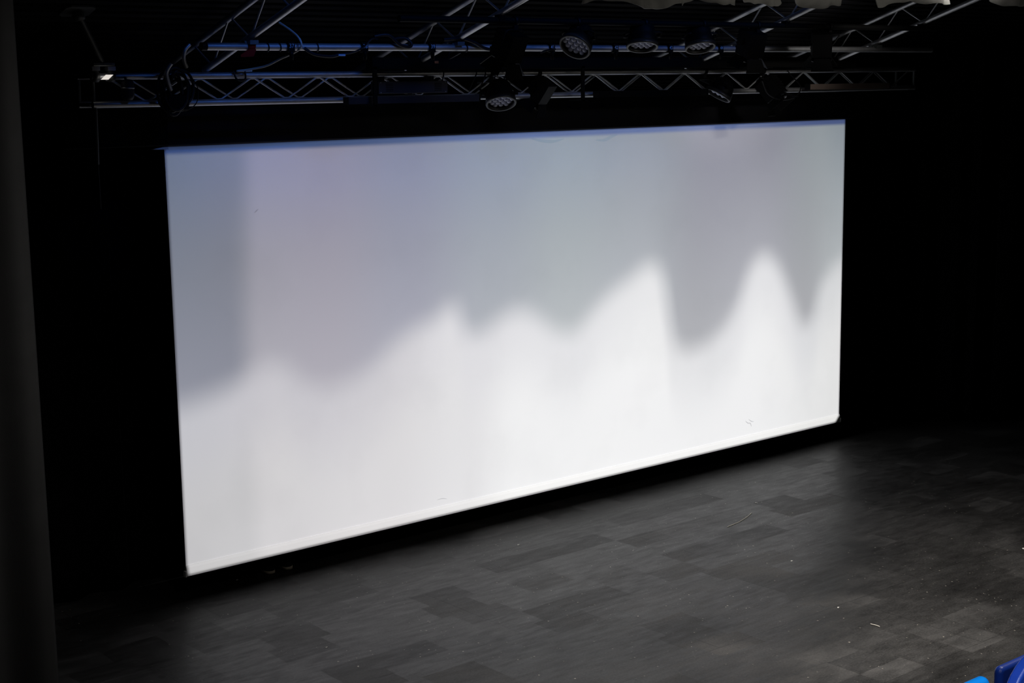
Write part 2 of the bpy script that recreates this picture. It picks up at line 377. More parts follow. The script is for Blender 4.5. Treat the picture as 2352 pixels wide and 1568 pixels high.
curtain('stage_curtain', [(-4.1, -3.62), (-3.3, -3.56), (-2.575, -3.52)], .01, 5.45, CURT, 'charcoal pleated curtain at the left edge of the photo, nearest the camera', None, .33, .07, 3)
curtain('stage_curtain', [(-3.0, 1.0), (-2.2, .75), (-1.3, .62), (-.55, .62), (.35, .75)], .005, TOPZ, BLK, 'black wing curtain left of the projection screen, its hem on the boards', None, .34, .06, 5, .02)
curtain('stage_curtain', [(8.5, .8), (9.0, .48), (9.5, .25), (10.05, -.2), (10.4, -.5)], .005, TOPZ, BLK, 'black wing curtain just right of the projection screen', None, .42, .08, 8, .02)
curtain('stage_curtain', [(10.5, -.72), (11.2, -1.0), (12.2, -1.9), (13.6, -2.6)], .005, TOPZ, BLK, 'black curtain at the far right edge of the photo', None, .5, .06, 9, .02)
curtain('backdrop_curtain', [(-2.2, 3.2), (3, 3.3), (9, 3.2)], .005, 3.0, BLK, 'black backdrop curtain hanging behind the projection screen', None, .35, .07, 11)

# ------------------------------------------------------------------ projection screen
S = thing('projection_screen', (SW/2, 0, Z0), 'wide white projection screen showing soft white peaks under a grey blue sky', 'projection screen')
nx, nz = 60, 24; vs = []
for i in range(nx+1):
    for k in range(nz+1):
        u = i/nx; v = k/nz
        inset = .002*math.sin(math.pi*v)
        x = inset+(SW-2*inset)*u
        vs.append((x, .0, Z0+.085+(Z1+.06-Z0-.085)*v))
MB().add(vs, [(i*(nz+1)+k, (i+1)*(nz+1)+k, (i+1)*(nz+1)+k+1, i*(nz+1)+k+1) for i in range(nx) for k in range(nz)], False).build('fabric', FAB, S).modifiers.new('thick', 'SOLIDIFY').thickness = .002
pr = [(-.006, Z0+.09), (-.012, Z0+.07), (-.016, Z0+.02), (-.012, Z0), (.012, Z0), (.016, Z0+.02), (.012, Z0+.07), (.006, Z0+.09)]
bar = MB().prism([(-.002, y_, z_) for y_, z_ in pr], (SW+.004, 0, 0)).build('bottom_bar', HEM, S)
for sx_ in (-1, 1):
    x0 = -.014 if sx_ < 0 else SW+.001
    MB().bbox((x0, -.02, Z0-.006), (x0+.014, .02, Z0+.045), .006).build('end_cap', HEM, bar)['label'] = 'small white end cap of the bar'
case = MB().bbox((-.10, -.07, 3.705), (8.77, .16, 4.03), .012).build('screen_case', CASE, S); case['label'] = 'long black housing the screen rolls out of'
MB().bbox((-.95, -.30, 3.72), (-.115, -.02, 4.0), .01).build('case_extension', BLACKB, S)
MB().prism([(-.145, -.075, 3.688), (-.04, -.075, 3.704), (-.001, -.075, 3.704), (-.001, -.075, 3.684)], (0, .02, 0)).build('end_flap', HEM, S)['label'] = 'thin pale sliver at the upper left corner'
def scuff(pts, r, m_=SMUDGE):
    p = catmull(pts, 5); mb = MB(); vs = []
    for i, q in enumerate(p):
        d = (p[min(i+1, len(p)-1)]-p[max(i-1, 0)]).normalized(); nn = Vector((-d.z, 0, d.x))
        ww = r*math.sin(math.pi*(i+.3)/(len(p)-.4)); vs += [q+nn*ww, q-nn*ww]
    mb.add(vs, [(2*i, 2*i+1, 2*i+3, 2*i+2) for i in range(len(p)-1)])
    return mb.build('scuff_mark', m_, S)
Yf = -.0025
scuff([(.78, Yf, 3.135), (.80, Yf, 3.15), (.82, Yf, 3.165)], .004)
scuff([(6.83, Yf, .46), (6.87, Yf, .43), (6.91, Yf, .42), (6.93, Yf, .38)], .006)
scuff([(6.88, Yf, .47), (6.93, Yf, .44), (6.97, Yf, .43)], .005)
scuff([(2.58, Yf, .36), (2.64, Yf, .365), (2.70, Yf, .35)], .004)
scuff([(3.78, Yf, 3.64), (3.9, Yf, 3.618), (4.05, Yf, 3.605), (4.2, Yf, 3.625)], .016, SMUDGE2)
scuff([(4.6, Yf, 3.60), (4.72, Yf, 3.595), (4.82, Yf, 3.625), (4.9, Yf, 3.64)], .016, SMUDGE2)

# ------------------------------------------------------------------ trusses
def zigzag(mb, p0, p1, q0, q1, pitch, r, phase=0.0, seg=8):
    """bent rod running between chord p and chord q"""
    p0, p1, q0, q1 = map(Vector, (p0, p1, q0, q1)); L = (p1-p0).length; n = int(L/(pitch/2)); pts = []
    for i in range(n+1):
        u = (i*pitch/2+phase)/L
        if u > 1: break
        a = p0.lerp(p1, u); b_ = q0.lerp(q1, u)
        c0, c1 = (a, b_) if i % 2 == 0 else (b_, a)
        dirn = (p1-p0).normalized()
        pts += [c0-dirn*.02+(c1-c0)*.03, c0+dirn*.02+(c1-c0)*.03]
    mb.tube(pts, r, seg); return mb
T = thing('box_truss', (3.9, -.5, 4.05), 'silver box truss running across the stage above the projection screen', 'truss')
TX0, TX1 = -.85, 8.9; TB, TT = 4.045, 4.245
for y_ in (-.6, -.36):
    for z_ in (TB, TT): MB().tube([(TX0, y_, z_), (TX1, y_, z_)], .025, 20).build('chord', ALU, T)
for y_, ph in ((-.6, .0), (-.36, .27)):
    b0 = TB+.02; t0 = TT-.02; zz = MB()
    # period matched to the peaks seen under the top chord
    x0 = .467-.594*2+ph+.0
    zigzag(zz, (x0, y_, t0), (TX1-.1, y_, t0), (x0, y_, b0), (TX1-.1, y_, b0), .594, .008)
    zz.build('bracing', ALU, T)
zz = MB(); zigzag(zz, (TX0, -.6, TB), (TX1, -.6, TB), (TX0, -.36, TB), (TX1, -.36, TB), .594, .007); zz.build('bracing', ALUDULL, T)
for x_ in (TX0+.01, TX1-.01):
    e = MB()
    e.tube([(x_, -.6, TB), (x_, -.6, TT)], .015, 8); e.tube([(x_, -.36, TB), (x_, -.36, TT)], .015, 8); e.tube([(x_, -.6, TB), (x_, -.36, TB)], .015, 8); e.tube([(x_, -.6, TT), (x_, -.36, TT)], .015, 8)
    e.build('end_frame', ALUDULL, T)
names = ['at the left, crossed by a red strap', 'rising left of centre above the pipe marked 38 and 39', 'rising right of centre behind the lanterns', 'farthest right, beyond the lanterns']
for xi, nm in zip((.08, 1.95, 5.28, 7.32), names):
    R_ = thing('roof_truss', (xi, -1.5, 4.6), 'silver sloping roof truss '+nm, 'truss', 'sloping roof trusses')
    yb, ye = .3, -6.0
    lo_ = lambda y_: (xi, y_, 4.296+KR*(-.6-y_)); up_ = lambda y_: (xi, y_, 4.535+KR*(-.6-y_))
    MB().tube([lo_(-.56), lo_(ye)], .025, 18).build('chord', ALU, R_)
    MB().tube([up_(yb), up_(ye)], .025, 18).build('chord', ALU, R_)
    zz = MB(); zigzag(zz, up_(-.40), up_(ye), lo_(-.40-.0), lo_(ye), .60, .008); zz.build('bracing', ALU, R_)
    cp = MB(); cp.box((xi-.035, -1.31, 4.455), (xi+.035, -1.19, 4.485)); cp.tube([(xi-.05, -1.25, 4.47), (xi+.05, -1.25, 4.47)], .012, 8)
    cp.build('coupler', ALUDULL, R_)

# ------------------------------------------------------------------ lighting pipe with numbered sockets
PYY, PZZ, PR = -1.25, 4.44, .027
pipe = thing('lighting_pipe', (3.8, PYY, PZZ), 'long silver lighting pipe catching blue light, carrying the numbered sockets', 'pipe')
MB().tube([(-.29, PYY, PZZ), (8.3, PYY, PZZ)], PR, 24).build('tube', ALU, pipe)
for x_ in (-.295, 8.295): MB().tube([(x_-.02, PYY, PZZ), (x_+.02, PYY, PZZ)], PR+.003, 20).build('end_cap', BLACKM, pipe)
def cx(x): return CAM.x+(x-CAM.x)*(-CAM.y+PYY)/(-CAM.y-1.1)
nums = {'37': .492, '38': 1.149, '39': 1.796, '40': 2.47, '41': 3.06, '42': 3.801, '43': 4.484, '44': 5.153}
def text_mesh(s_, size, origin, m_, parent, yoff):
    cu = bpy.data.curves.new('number', 'FONT'); cu.body = s_; cu.size = size; cu.extrude = .001; cu.align_x = 'CENTER'; cu.align_y = 'CENTER'
    to = bpy.data.objects.new('tmp', cu); C.objects.link(to)
    dg = bpy.context.evaluated_depsgraph_get(); me = bpy.data.meshes.new_from_object(to.evaluated_get(dg))
    bpy.data.objects.remove(to); me.materials.clear(); me.materials.append(m_)
    o = bpy.data.objects.new('number', me); C.objects.link(o); o.parent = parent
    # faces the auditorium (-y), turned a little to the left
    o.rotation_euler = (math.pi/2, 0, 0); o.location = Vector(origin)-ROOT[parent.name]; return o
for k, x_ in nums.items():
    xx = cx(x_)
    so = thing('numbered_socket', (xx, PYY, PZZ), 'black cable socket on the pipe marked '+k, 'socket', 'numbered sockets along the lighting pipe')
    b_ = MB(); b_.bbox((xx-.028, PYY-.04, PZZ-.038), (xx+.028, PYY-.028, PZZ+.038), .004)
    b_.lathe([(PR+.001, -.02), (PR+.012, -.02), (PR+.012, .02), (PR+.001, .02)], (xx, PYY, PZZ), (1, 0, 0), 20, True)
    b_.build('sleeve', BLACKM, so)
    o_ = MB().lathe([(.0, -.085), (.014, -.085), (.016, -.04), (.016, -.02), (0, -.02)], (xx, PYY-.034, PZZ-.01), (0, 0, 1), 14).build('plug', BLACKM, so)
    text_mesh(k, .042, (xx, PYY-.042, PZZ+.005), NUMW, so, 0)

up_bar = thing('upper_bar', (4.6, -1.8, 4.63), 'black bar under the roof trusses that three round lanterns hang from', 'pipe')
MB().tube([(1.0, -1.8, 4.63), (7.6, -1.8, 4.63)], .025, 16).build('tube', BLACKB, up_bar)
for x_ in (1.95, 5.28, 7.32): MB().box((x_-.03, -1.83, 4.62), (x_+.03, -1.77, 4.672)).build('coupler', BLACKB, up_bar)

trunk = MB().bbox((1.45, -.80, 4.275), (7.6, -.70, 4.375), .006).build('cable_trunking', BLACKB, origin=(4.5, -.75, 4.275))
tag(trunk, 'long black cable trunking between the lighting pipe and the box truss', 'trunking')

# ------------------------------------------------------------------ round LED lanterns
def lens_mesh(r):
    mb = MB(); mb.lathe([(r, 0), (r*.98, r*.25), (r*.8, r*.55), (r*.45, r*.78), (0, r*.86)], (0, 0, 0), (0, 0, 1), 12)
    me = bpy.data.meshes.new('lens'); me.from_pydata(mb.v, [], mb.f); me.polygons.foreach_set('use_smooth', [True]*len(mb.f)); me.materials.append(LENS); return me
LM = lens_mesh(.0235)
def par(fc_, cosv, img_ang, bar_p, label, R=.128, depth=.2):
    """fc_: centre of the front ring; the face looks along n, below the camera's line"""
    fc_ = Vector(fc_); view = (CAM-fc_).normalized(); a = math.radians(img_ang)
    dn = (-RIGHT*math.sin(a)-UP*math.cos(a)); dn = (dn-view*dn.dot(view)).normalized()
    n = (view*cosv+dn*math.sqrt(1-cosv*cosv)).normalized()
    t_ = thing('led_lantern', fc_, label, 'stage light', 'round LED lanterns')
    bk = -n
    MB().lathe([(R*.93, .004), (R, .02), (R, .06), (R*.92, .085), (R*.86, .12), (R*.80, depth-.03), (R*.62, depth), (R*.3, depth+.02), (0, depth+.025)], fc_, bk, 36).build('body', BLACKM, t_)
    MB().lathe([(R*.90, -.004), (R*1.03, -.004), (R*1.05, .006), (R*1.03, .03), (R*.93, .03), (R*.90, .02)], fc_, bk, 40, True).build('front_ring', RIMM, t_)
    pl = MB().lathe([(R*.9, .02), (R*.88, .045), (0, .045)], fc_, bk, 36).build('lens_plate', BLACKM, t_)
    u = n.orthogonal().normalized(); u = (RIGHT-n*RIGHT.dot(n)).normalized(); w_ = n.cross(u); rot = Matrix((u, w_, n)).transposed().to_4x4()
    s_ = R*.385
    for q in range(-2, 3):
        for r_ in range(-2, 3):
            if abs(q+r_) > 2: continue
            p = fc_+bk*.040+u*(s_*(q+r_/2))+w_*(s_*r_*.866)
            lo2 = bpy.data.objects.new('lens', LM); C.objects.link(lo2); lo2.parent = pl; lo2.matrix_local = Matrix.Translation(p-fc_) @ rot @ Matrix.Diagonal((1.0, 1.0, 1.0, 1))
    bc = fc_+bk*.10; ax = n.cross(Vector((0, 0, 1))).normalized(); bp_ = Vector(bar_p)
    tp = Vector((bc.x*.0+bp_.x, bp_.y, bp_.z-.075)); a_ = .145
    yk = MB(); pth = [bc+ax*a_, (bc+ax*a_).lerp(tp+ax*a_, .85), tp+ax*(a_-.03), tp-ax*(a_-.03), (bc-ax*a_).lerp(tp-ax*a_, .85), bc-ax*a_]
    yk.tube(pth, .009, 8); yk.build('yoke', BLACKM, t_)
    for sg in (-1, 1): MB().lathe([(0, .012), (.018, .012), (.018, -.012), (0, -.03)], bc+ax*a_*sg, ax*sg, 12).build('knob', BLACKM, t_)
    hc = MB(); hc.box(tp-Vector((.02, .012, 0)), (tp.x+.02, tp.y+.012, bp_.z-.015)); hc.lathe([(.026, -.018), (.036, -.018), (.036, .018), (.026, .018)], bp_, (1, 0, 0), 16, True)
    hc.build('hook_clamp', BLACKM, t_); return t_
par((2.735, -1.78, 4.432), .62, 26, (2.75, -1.8, 4.63), 'round LED lantern tilted down to the right, leftmost of the three over the pipe')
par((3.49, -1.78, 4.436), .35, -1, (3.5, -1.8, 4.63), 'round LED lantern with its face level, between sockets 42 and 43')
par((4.19, -1.78, 4.432), .36, -8, (4.2, -1.8, 4.63), 'round LED lantern right of socket 43, rightmost of the three over the pipe')
par((2.80, -.76, 3.985), .47, -7, (2.82, -.6, TT), 'round LED lantern hanging lowest, over the top edge of the screen')
par((5.54, -.74, 4.01), .2, 29, (5.5, -.6, TT), 'round LED lantern seen nearly edge on, farthest right on the box truss', depth=.16)

# ------------------------------------------------------------------ profile lanterns, black against the dark
def fresnel(loc, aim, bar_p, label, s=1.0):
    loc = Vector(loc); n = (Vector(aim)-loc).normalized(); u = n.cross(Vector((0, 0, 1))).normalized(); v = u.cross(n)
    t_ = thing('theatre_lantern', loc, label, 'stage light', 'black theatre lanterns')
    def bx(x0, x1, y0, y1, z0, z1):
        return [loc+(u*x+v*y+n*z)*s for z in (z0, z1) for x, y in ((x0, y0), (x1, y0), (x1, y1), (x0, y1))]
    F = [(0,3,2,1),(4,5,6,7),(0,1,5,4),(1,2,6,5),(2,3,7,6),(3,0,4,7)]
    MB().add(bx(-.11, .11, -.11, .13, -.15, .12), F).build('housing', BLACKM, t_)
    f = MB()
    for k in range(5): f.add(bx(-.115, .115, .13, .14, -.13+k*.045, -.11+k*.045), F)
    f.build('cooling_fins', BLACKM, t_)
    MB().lathe([(.0, .125), (.075, .13), (.095, .122), (.1, .14), (.09, .14), (.085, .128)], loc, n, 24).build('lens', BLACKG, t_)
    for sg, nm in ((1, 0), (-1, 1)):
        a = loc+(v*.11*sg+n*.13)*s; b_ = loc+(v*.19*sg+n*.26)*s
        MB().add([a-u*.09*s, a+u*.09*s, b_+u*.13*s, b_-u*.13*s, a-u*.09*s+v*.003*sg, a+u*.09*s+v*.003*sg, b_+u*.13*s+v*.003*sg, b_-u*.13*s+v*.003*sg], F).build('barn_door', BLACKM, t_)
        a = loc+(u*.11*sg+n*.13)*s; b_ = loc+(u*.19*sg+n*.24)*s
        MB().add([a-v*.09*s, a+v*.09*s, b_+v*.13*s, b_-v*.13*s, a-v*.09*s+u*.003*sg, a+v*.09*s+u*.003*sg, b_+v*.13*s+u*.003*sg, b_-v*.13*s+u*.003*sg], F).build('barn_door', BLACKM, t_)
    bp_ = Vector(bar_p); tp = bp_-Vector((0, 0, .07))
    MB().tube([loc+u*.125*s, (loc+u*.125*s).lerp(tp+u*.125*s, .9), tp+u*.09*s, tp-u*.09*s, (loc-u*.125*s).lerp(tp-u*.125*s, .9), loc-u*.125*s], .008, 8).build('yoke', BLACKM, t_)
    hc = MB(); hc.box(tp-Vector((.02, .012, 0)), (tp.x+.02, tp.y+.012, bp_.z-.015)); hc.lathe([(.026, -.018), (.036, -.018), (.036, .018), (.026, .018)], bp_, (1, 0, 0), 16, True)
    hc.build('hook_clamp', BLACKM, t_); return t_
fresnel((2.08, -1.75, 4.43), (1.8, .3, 0), (2.1, -1.8, 4.63), 'black theatre lantern with barn doors, just left of socket 40', .8)
fresnel((3.34, -.66, 4.08), (2.9, .6, 2.2), (3.36, -.6, TT), 'black theatre lantern with barn doors right of the lowest round lantern', .7)
fresnel((6.35, -.72, 4.05), (7.2, -3, 1.0), (6.35, -.6, TT), 'black theatre lantern left of the warm lit rail', .8)
fresnel((4.88, -1.75, 4.46), (5.3, -.2, 0), (4.9, -1.8, 4.63), 'black theatre lantern on the upper bar right of the round lanterns', .8)
fresnel((5.85, -1.75, 4.46), (6.6, -1, 0), (5.9, -1.8, 4.63), 'black theatre lantern on the upper bar, farthest right', .8)

# small grey cylinder lamp at the left end of the truss
t_ = thing('small_cylinder_lamp', (-.60, -.66, 4.16), 'small grey cylindrical lamp hanging inside the left end of the box truss', 'stage light')
MB().lathe([(0, .075), (.035, .07), (.045, .05), (.045, -.05), (.03, -.075), (0, -.075)], (-.60, -.66, 4.15), (0, 0, 1), 24).build('body', GREYB, t_)
MB().lathe([(.045, -.006), (.048, -.006), (.048, .006), (.045, .006)], (-.60, -.66, 4.16), (0, 0, 1), 24, True).build('band', ALU, t_)
MB().tube([(-.60, -.64, 4.22), (-.60, -.6, 4.25)], .008, 8).build('bracket', BLACKM, t_)

# ------------------------------------------------------------------ rails and vented box on the truss
def rail(x0, x1, zc, label, m_, y_=-.70, sl=0):
    t_ = thing('lighting_rail', ((x0+x1)/2, y_, zc), label, 'lighting rail', 'shallow rails along the box truss')
    h = .028
    MB().prism([(x0, y_-.03, zc-h), (x0, y_+.03, zc-h), (x0, y_+.03, zc+h), (x0, y_-.03, zc+h)], (x1-x0, 0, 0)).build('housing', m_, t_)
    g = MB()
    for q in (-.016, .0, .016): g.box((x0+.01, y_-.034, zc+q-.002), (x1-.01, y_-.029, zc+q+.002))
    g.build('ribs', m_, t_)
    for x_ in (x0-.012, x1): MB().box((x_, y_-.034, zc-h-.002), (x_+.012, y_+.03, zc+h+.002)).build('end_plate', BLACKM, t_)
    for f_ in (.12, .88):
        x_ = x0+(x1-x0)*f_; MB().box((x_-.02, y_+.03, zc-.01), (x_+.02, -.625, zc+.01)).build('bracket', BLACKM, t_)
    return t_
rail(1.255, 2.585, 4.036, 'dark grey ribbed rail under the vented box, left of the lowest lantern', GREYB)
rail(3.97, 5.405, 4.045, 'dark ribbed rail in the middle right of the box truss', BLACKM)
rail(6.94, 8.275, 4.075, 'warm lit ribbed rail at the right end of the box truss', WARMLIT)
t_ = thing('vented_box', (1.88, -.71, 4.085), 'dark grey vented metal box above the left rail on the box truss', 'power box')
MB().bbox((1.53, -.76, 4.085), (2.225, -.65, 4.185), .005).build('housing', GREYB, t_)
v_ = MB()
for xa in (1.60, 2.09):
    for k in range(5): v_.box((xa, -.763, 4.105+k*.014), (xa+.07, -.7595, 4.110+k*.014))
v_.build('vents', BLACKM, t_)
sc_ = MB()
for xa in (1.55, 2.205):
    for za in (4.095, 4.175): sc_.lathe([(0, .003), (.004, .003), (.004, 0)], (xa, -.76, za), (0, -1, 0), 8)
sc_.build('screws', ALU, t_)
for xa in (1.6, 2.1): MB().box((xa, -.70, 4.185), (xa+.03, -.60, 4.225)).build('bracket', BLACKM, t_)
def hanger(x_, label, z0=3.99, z1=4.30):
    t_ = thing('hanging_bracket', (x_, -.79, z0), label, 'bracket', 'black brackets on the box truss')
    MB().box((x_-.018, -.80, z0), (x_+.018, -.785, z1)).build('strap', BLACKM, t_)
    MB().box((x_-.05, -.80, z0), (x_+.05, -.66, z0+.012)).build('foot', BLACKM, t_)
hanger(1.47, 'black hanging bracket left of the vented box')
hanger(3.72, 'black hanging bracket left of the middle rail')

# ------------------------------------------------------------------ left end: ceiling hanger, hoist, coils, pole
t_ = thing('ceiling_hanger', (-.85, -.65, 4.66), 'grey steel hanger from ceiling plate down to left end of truss', 'hanger')
zt = deckz(-.74)
fl = MB(); sl = KR
pp = [(-1.06, -.82), (-.90, -.82), (-.87, -.79), (-.87, -.67), (-.90, -.64), (-1.06, -.64), (-1.09, -.67), (-1.09, -.79)]
fl.add([(x_, y_, deckz(y_)-.014) for x_, y_ in pp]+[(x_, y_, deckz(y_)-.001) for x_, y_ in pp], [tuple(range(8)), tuple(range(15, 7, -1))]+[(i, (i+1) % 8, 8+(i+1) % 8, 8+i) for i in range(8)])
fl.build('flange', ALUDULL, t_)
MB().lathe([(.02, .0), (.04, .0), (.045, .04), (.03, .06), (.02, .06)], (-.965, -.73, zt-.075), (-0.3, 0, 1), 20, True).build('collar', ALUDULL, t_)
MB().tube([(-.975, -.73, zt-.03), (-.76, -.61, 4.34)], .021, 16).build('rod', ALUDULL, t_)
for x_ in (-.82, -.70):
    MB().lathe([(.026, -.022), (.042, -.022), (.042, .022), (.026, .022)], (x_, -.6, TT), (1, 0, 0), 18, True).build('pipe_clamp', ALUDULL, t_)
    MB().box((x_-.03, -.63, TT+.04), (x_+.03, -.57, TT+.07)).build('wing_nut', ALU, t_)
MB().bbox((-.84, -.64, TT+.072), (-.68, -.56, TT+.10), .006).build('saddle', ALUDULL, t_)

t_ = thing('coiled_cable_bundle', (-.25, -.72, 4.15), 'black cable bundle hanging where the left roof truss meets the box truss', 'cable')
rnd = random.Random(4)
for k in range(6):
    cxx, cz, rx, rz = -.25+rnd.uniform(-.05, .05), 4.13+rnd.uniform(-.02, .04), .07+rnd.uniform(0, .035), .12+rnd.uniform(0, .04)
    MB().tube([(cxx+rx*math.cos(a), -.70-.012*k, cz+rz*math.sin(a)) for a in [i*2*math.pi/28 for i in range(29)]], .011, 8).build('loop', RUBBER, t_)
MB().bbox((-.33, -.76, 3.99), (-.17, -.66, 4.11), .01).build('junction_box', BLACKM, t_)
t_ = thing('flexible_conduit', (-.3, -.95, 4.25), 'shiny curved conduit pieces beside the left roof truss', 'conduit')
for pts in ([(-.27, -1.0, 4.46), (-.31, -1.0, 4.42), (-.31, -.98, 4.36), (-.28, -.96, 4.30)], [(-.37, -.9, 4.33), (-.40, -.88, 4.27), (-.38, -.86, 4.2), (-.35, -.84, 4.14)]):
    MB().tube(catmull(pts, 6), .014, 10).build('bend', ALU, t_)
t_ = thing('drop_arm', (-.83, -.6, 3.62), 'thin dim vertical pole dropping from the left end of the truss', 'pole')
MB().tube([(-.83, -.6, 4.02), (-.84, -.6, 3.62)], .014, 12).build('tube', ALUDULL, t_)
MB().tube([(-.84, -.6, 3.62), (-.84, -.6, 3.3)], .010, 12).build('inner_tube', BLACKM, t_)
o = MB().prism([(-.80, -.66, 4.222), (-.745, -.66, 4.222), (-.705, -.66, 4.256), (-.76, -.66, 4.256)], (0, .008, 0)).build('glowing_panel', GLOW, origin=(-.76, -.66, 4.24))  # tiny bright spot built as a self glowing panel
tag(o, 'tiny bright white panel under the left end of the truss', 'indicator light')

# red strap, white cable, black leads
t_ = MB()
t_.lathe([(PR+.002, -.028), (PR+.009, -.028), (PR+.009, .028), (PR+.002, .028)], (.075, PYY, PZZ), (1, 0, 0), 22, True)
t_.prism([(.045, PYY-.04, PZZ-.02), (.105, PYY-.04, PZZ-.02), (.075, PYY-.05, PZZ-.07), (-.03, PYY-.05, PZZ-.075), (-.03, PYY-.05, PZZ-.06)], (0, .01, 0))
tag(t_.build('strap', RED, origin=(.075, PYY, PZZ)), 'red strap wrapped around the lighting pipe', 'strap')
wc = MB(); wc.tube(catmull([(.42, -1.1, 4.62), (.455, -1.2, 4.56), (.46, -1.3, 4.50), (.47, -1.31, 4.44), (.475, -1.2, 4.40), (.48, -1.0, 4.36), (.44, -.85, 4.31), (.36, -.72, 4.285), (.30, -.66, 4.275), (.45, -.62, 4.277)], 8), .008, 8)
tag(wc.build('white_cable', WHITEC, origin=(.45, -1.1, 4.4)), 'white cable dropping past socket 37 onto the truss', 'cable')
def lead(pts, r, label, m_=RUBBER, nm='black_cable'):
    o_ = MB().tube(catmull(pts, 7), r, 7).build(nm, m_, origin=pts[0]); tag(o_, label, 'cable', 'loose cables on the rig'); return o_
def xp(x): return cx(x)
def wrap(x_, r=PR+.006, rr=.004): return [(x_+.004*i, PYY+r*math.cos(a), PZZ+r*math.sin(a)) for i, a in enumerate([k*math.pi/4 for k in range(9)])]
for x_, lab in ((.20, 'thin black tie on the pipe just right of the red strap'), (.30, 'thin black tie on the pipe left of socket 37'), (.36, 'black tie on the pipe touching socket 37'), (.62, 'thin black tie on the pipe right of socket 37'), (2.02, 'thin black tie on the pipe right of socket 39')):
    lead(wrap(x_), .004, lab)
lead([(.50, -1.30, 4.43), (.58, -1.31, 4.385), (.72, -1.31, 4.37), (.80, -1.31, 4.385)], .012, 'thick black cable sagging between sockets 37 and 38')
lead([(.80, -1.31, 4.385), (.92, -1.31, 4.40), (1.02, -1.31, 4.44), (1.10, -1.30, 4.50), (1.17, -1.28, 4.50)], .007, 'black cable curving up to socket 38')
lead([(1.13, -1.29, 4.52), (1.25, -1.31, 4.53), (1.35, -1.31, 4.46), (1.44, -1.31, 4.44), (1.47, -1.3, 4.47), (1.42, -1.28, 4.51), (1.3, -1.28, 4.50)], .013, 'thick black cable looped over the pipe right of socket 38')
lead([(1.78, -1.30, 4.50), (1.95, -1.31, 4.51), (2.08, -1.31, 4.48), (2.2, -1.31, 4.43), (2.35, -1.31, 4.43), (2.42, -1.3, 4.46)], .014, 'thick black cable draped over the pipe between sockets 39 and 40')
lead([(2.95, -1.30, 4.43), (2.85, -1.31, 4.42), (2.78, -1.31, 4.40)], .008, 'black cable end between socket 41 and the lantern')
lead([(.28, -.64, 4.275), (.29, -.66, 4.22), (.33, -.665, 4.205), (.37, -.66, 4.22), (.38, -.64, 4.275)], .007, 'black cable hooked over the truss under the white cable')
lead([(-.13, -.72, 4.235), (-.09, -.74, 4.18), (-.08, -.74, 4.10), (-.11, -.74, 4.03), (-.19, -.72, 3.985)], .004, 'thin cable arcing below the left end of the truss')
for k, x_ in enumerate((2.27, 2.62, 2.72, 2.83, 2.95)):
    lead([(x_, -.64, 4.275), (x_-.01, -.665, 4.24), (x_-.05-.02*k % .03, -.68, 4.16), (x_-.09, -.66, 4.10)], .006, 'black drop cable over the truss, %s above the lowest round lantern' % ('first', 'second', 'third', 'fourth', 'fifth')[k])
lead([(6.05, -.86, 4.14), (6.1, -.89, 4.02), (6.28, -.90, 3.955), (6.5, -.90, 3.98), (6.68, -.82, 4.08), (6.70, -.66, 4.21), (6.70, -.64, 4.25)], .006, 'black cable sagging in a wide loop left of the warm lit rail')
lead([(1.95, -1.3, 4.40), (2.0, -1.1, 4.36), (2.1, -.95, 4.37), (2.17, -.9, 4.42), (2.18, -1.2, 4.44)], .006, 'thin black cable looping below the pipe right of socket 39')
o = MB().box((2.06, -.81, 4.325), (2.10, -.802, 4.345)).build('warning_sticker', AMBER, origin=(2.08, -.805, 4.33)); tag(o, 'small amber sticker on the black trunking above the vented box', 'sticker')
o = MB().bbox((.78, -1.33, 4.372), (.84, -1.31, 4.386), .003).build('cable_tag', NUMW, origin=(.8, -1.32, 4.38)); tag(o, 'small pale tag on the cable between sockets 37 and 38', 'tag')

# ------------------------------------------------------------------ gathered cloth along the top
def border(x0, x1, zl, zr, seed, label):
    rnd = random.Random(seed); n = int((x1-x0)/.02); vs = []; rows = 8; ph = [rnd.uniform(0, 6) for _ in range(4)]
    for i in range(n+1):
        u = i/n; x = x0+(x1-x0)*u
        sag = .022*math.sin(u*math.pi*1.7+ph[0])+.012*math.sin(u*9+ph[1])+.006*math.sin(u*23+ph[2])
        for r_ in range(rows+1):
            v = r_/rows; z = (zl+(zr-zl)*u)+sag*(1-v)+.42*v
            y_ = -3.0+(.05*math.sin(x*14+ph[1]+v*2.2)+.02*math.sin(x*37+ph[2]-v*3))*(.55+.45*v)+.03*math.sin(v*6+x*5)
            vs.append((x, y_, z))
    R_ = rows+1
    o_ = MB().add(vs, [(i*R_+q, (i+1)*R_+q, (i+1)*R_+q+1, i*R_+q+1) for i in range(n) for q in range(rows)], True).build('border_cloth', CLOTH, origin=(x0, -3, zl))
    s__ = o_.modifiers.new('thick', 'SOLIDIFY'); s__.thickness = .008
    tag(o_, label, 'cloth', 'grey cloth bunched along the top of the rig')
border(1.70, 2.69, 4.69, 4.705, 1, 'grey bunched cloth at the top edge, leftmost of the row')
border(2.715, 3.28, 4.715, 4.73, 2, 'grey bunched cloth at the top edge, second from the left')
border(3.31, 3.80, 4.735, 4.735, 3, 'grey bunched cloth at the top edge, third from the left')
border(3.84, 4.55, 4.745, 4.73, 4, 'darker bunched cloth at the top edge, fourth from the left')
border(5.05, 6.02, 4.765, 4.775, 6, 'grey twisted cloth at the top edge, second from the right')
border(6.5, 7.6, 4.81, 4.81, 7, 'grey bunched cloth at the top edge, rightmost of the row')
cb = MB().tube([(1.4, -3.0, 5.22), (8.2, -3.0, 5.37)], .03, 12).build('cloth_bar', BLACKB, origin=(4.5, -3, 5.1)); tag(cb, 'black bar that the bunched grey cloths hang from', 'pipe')

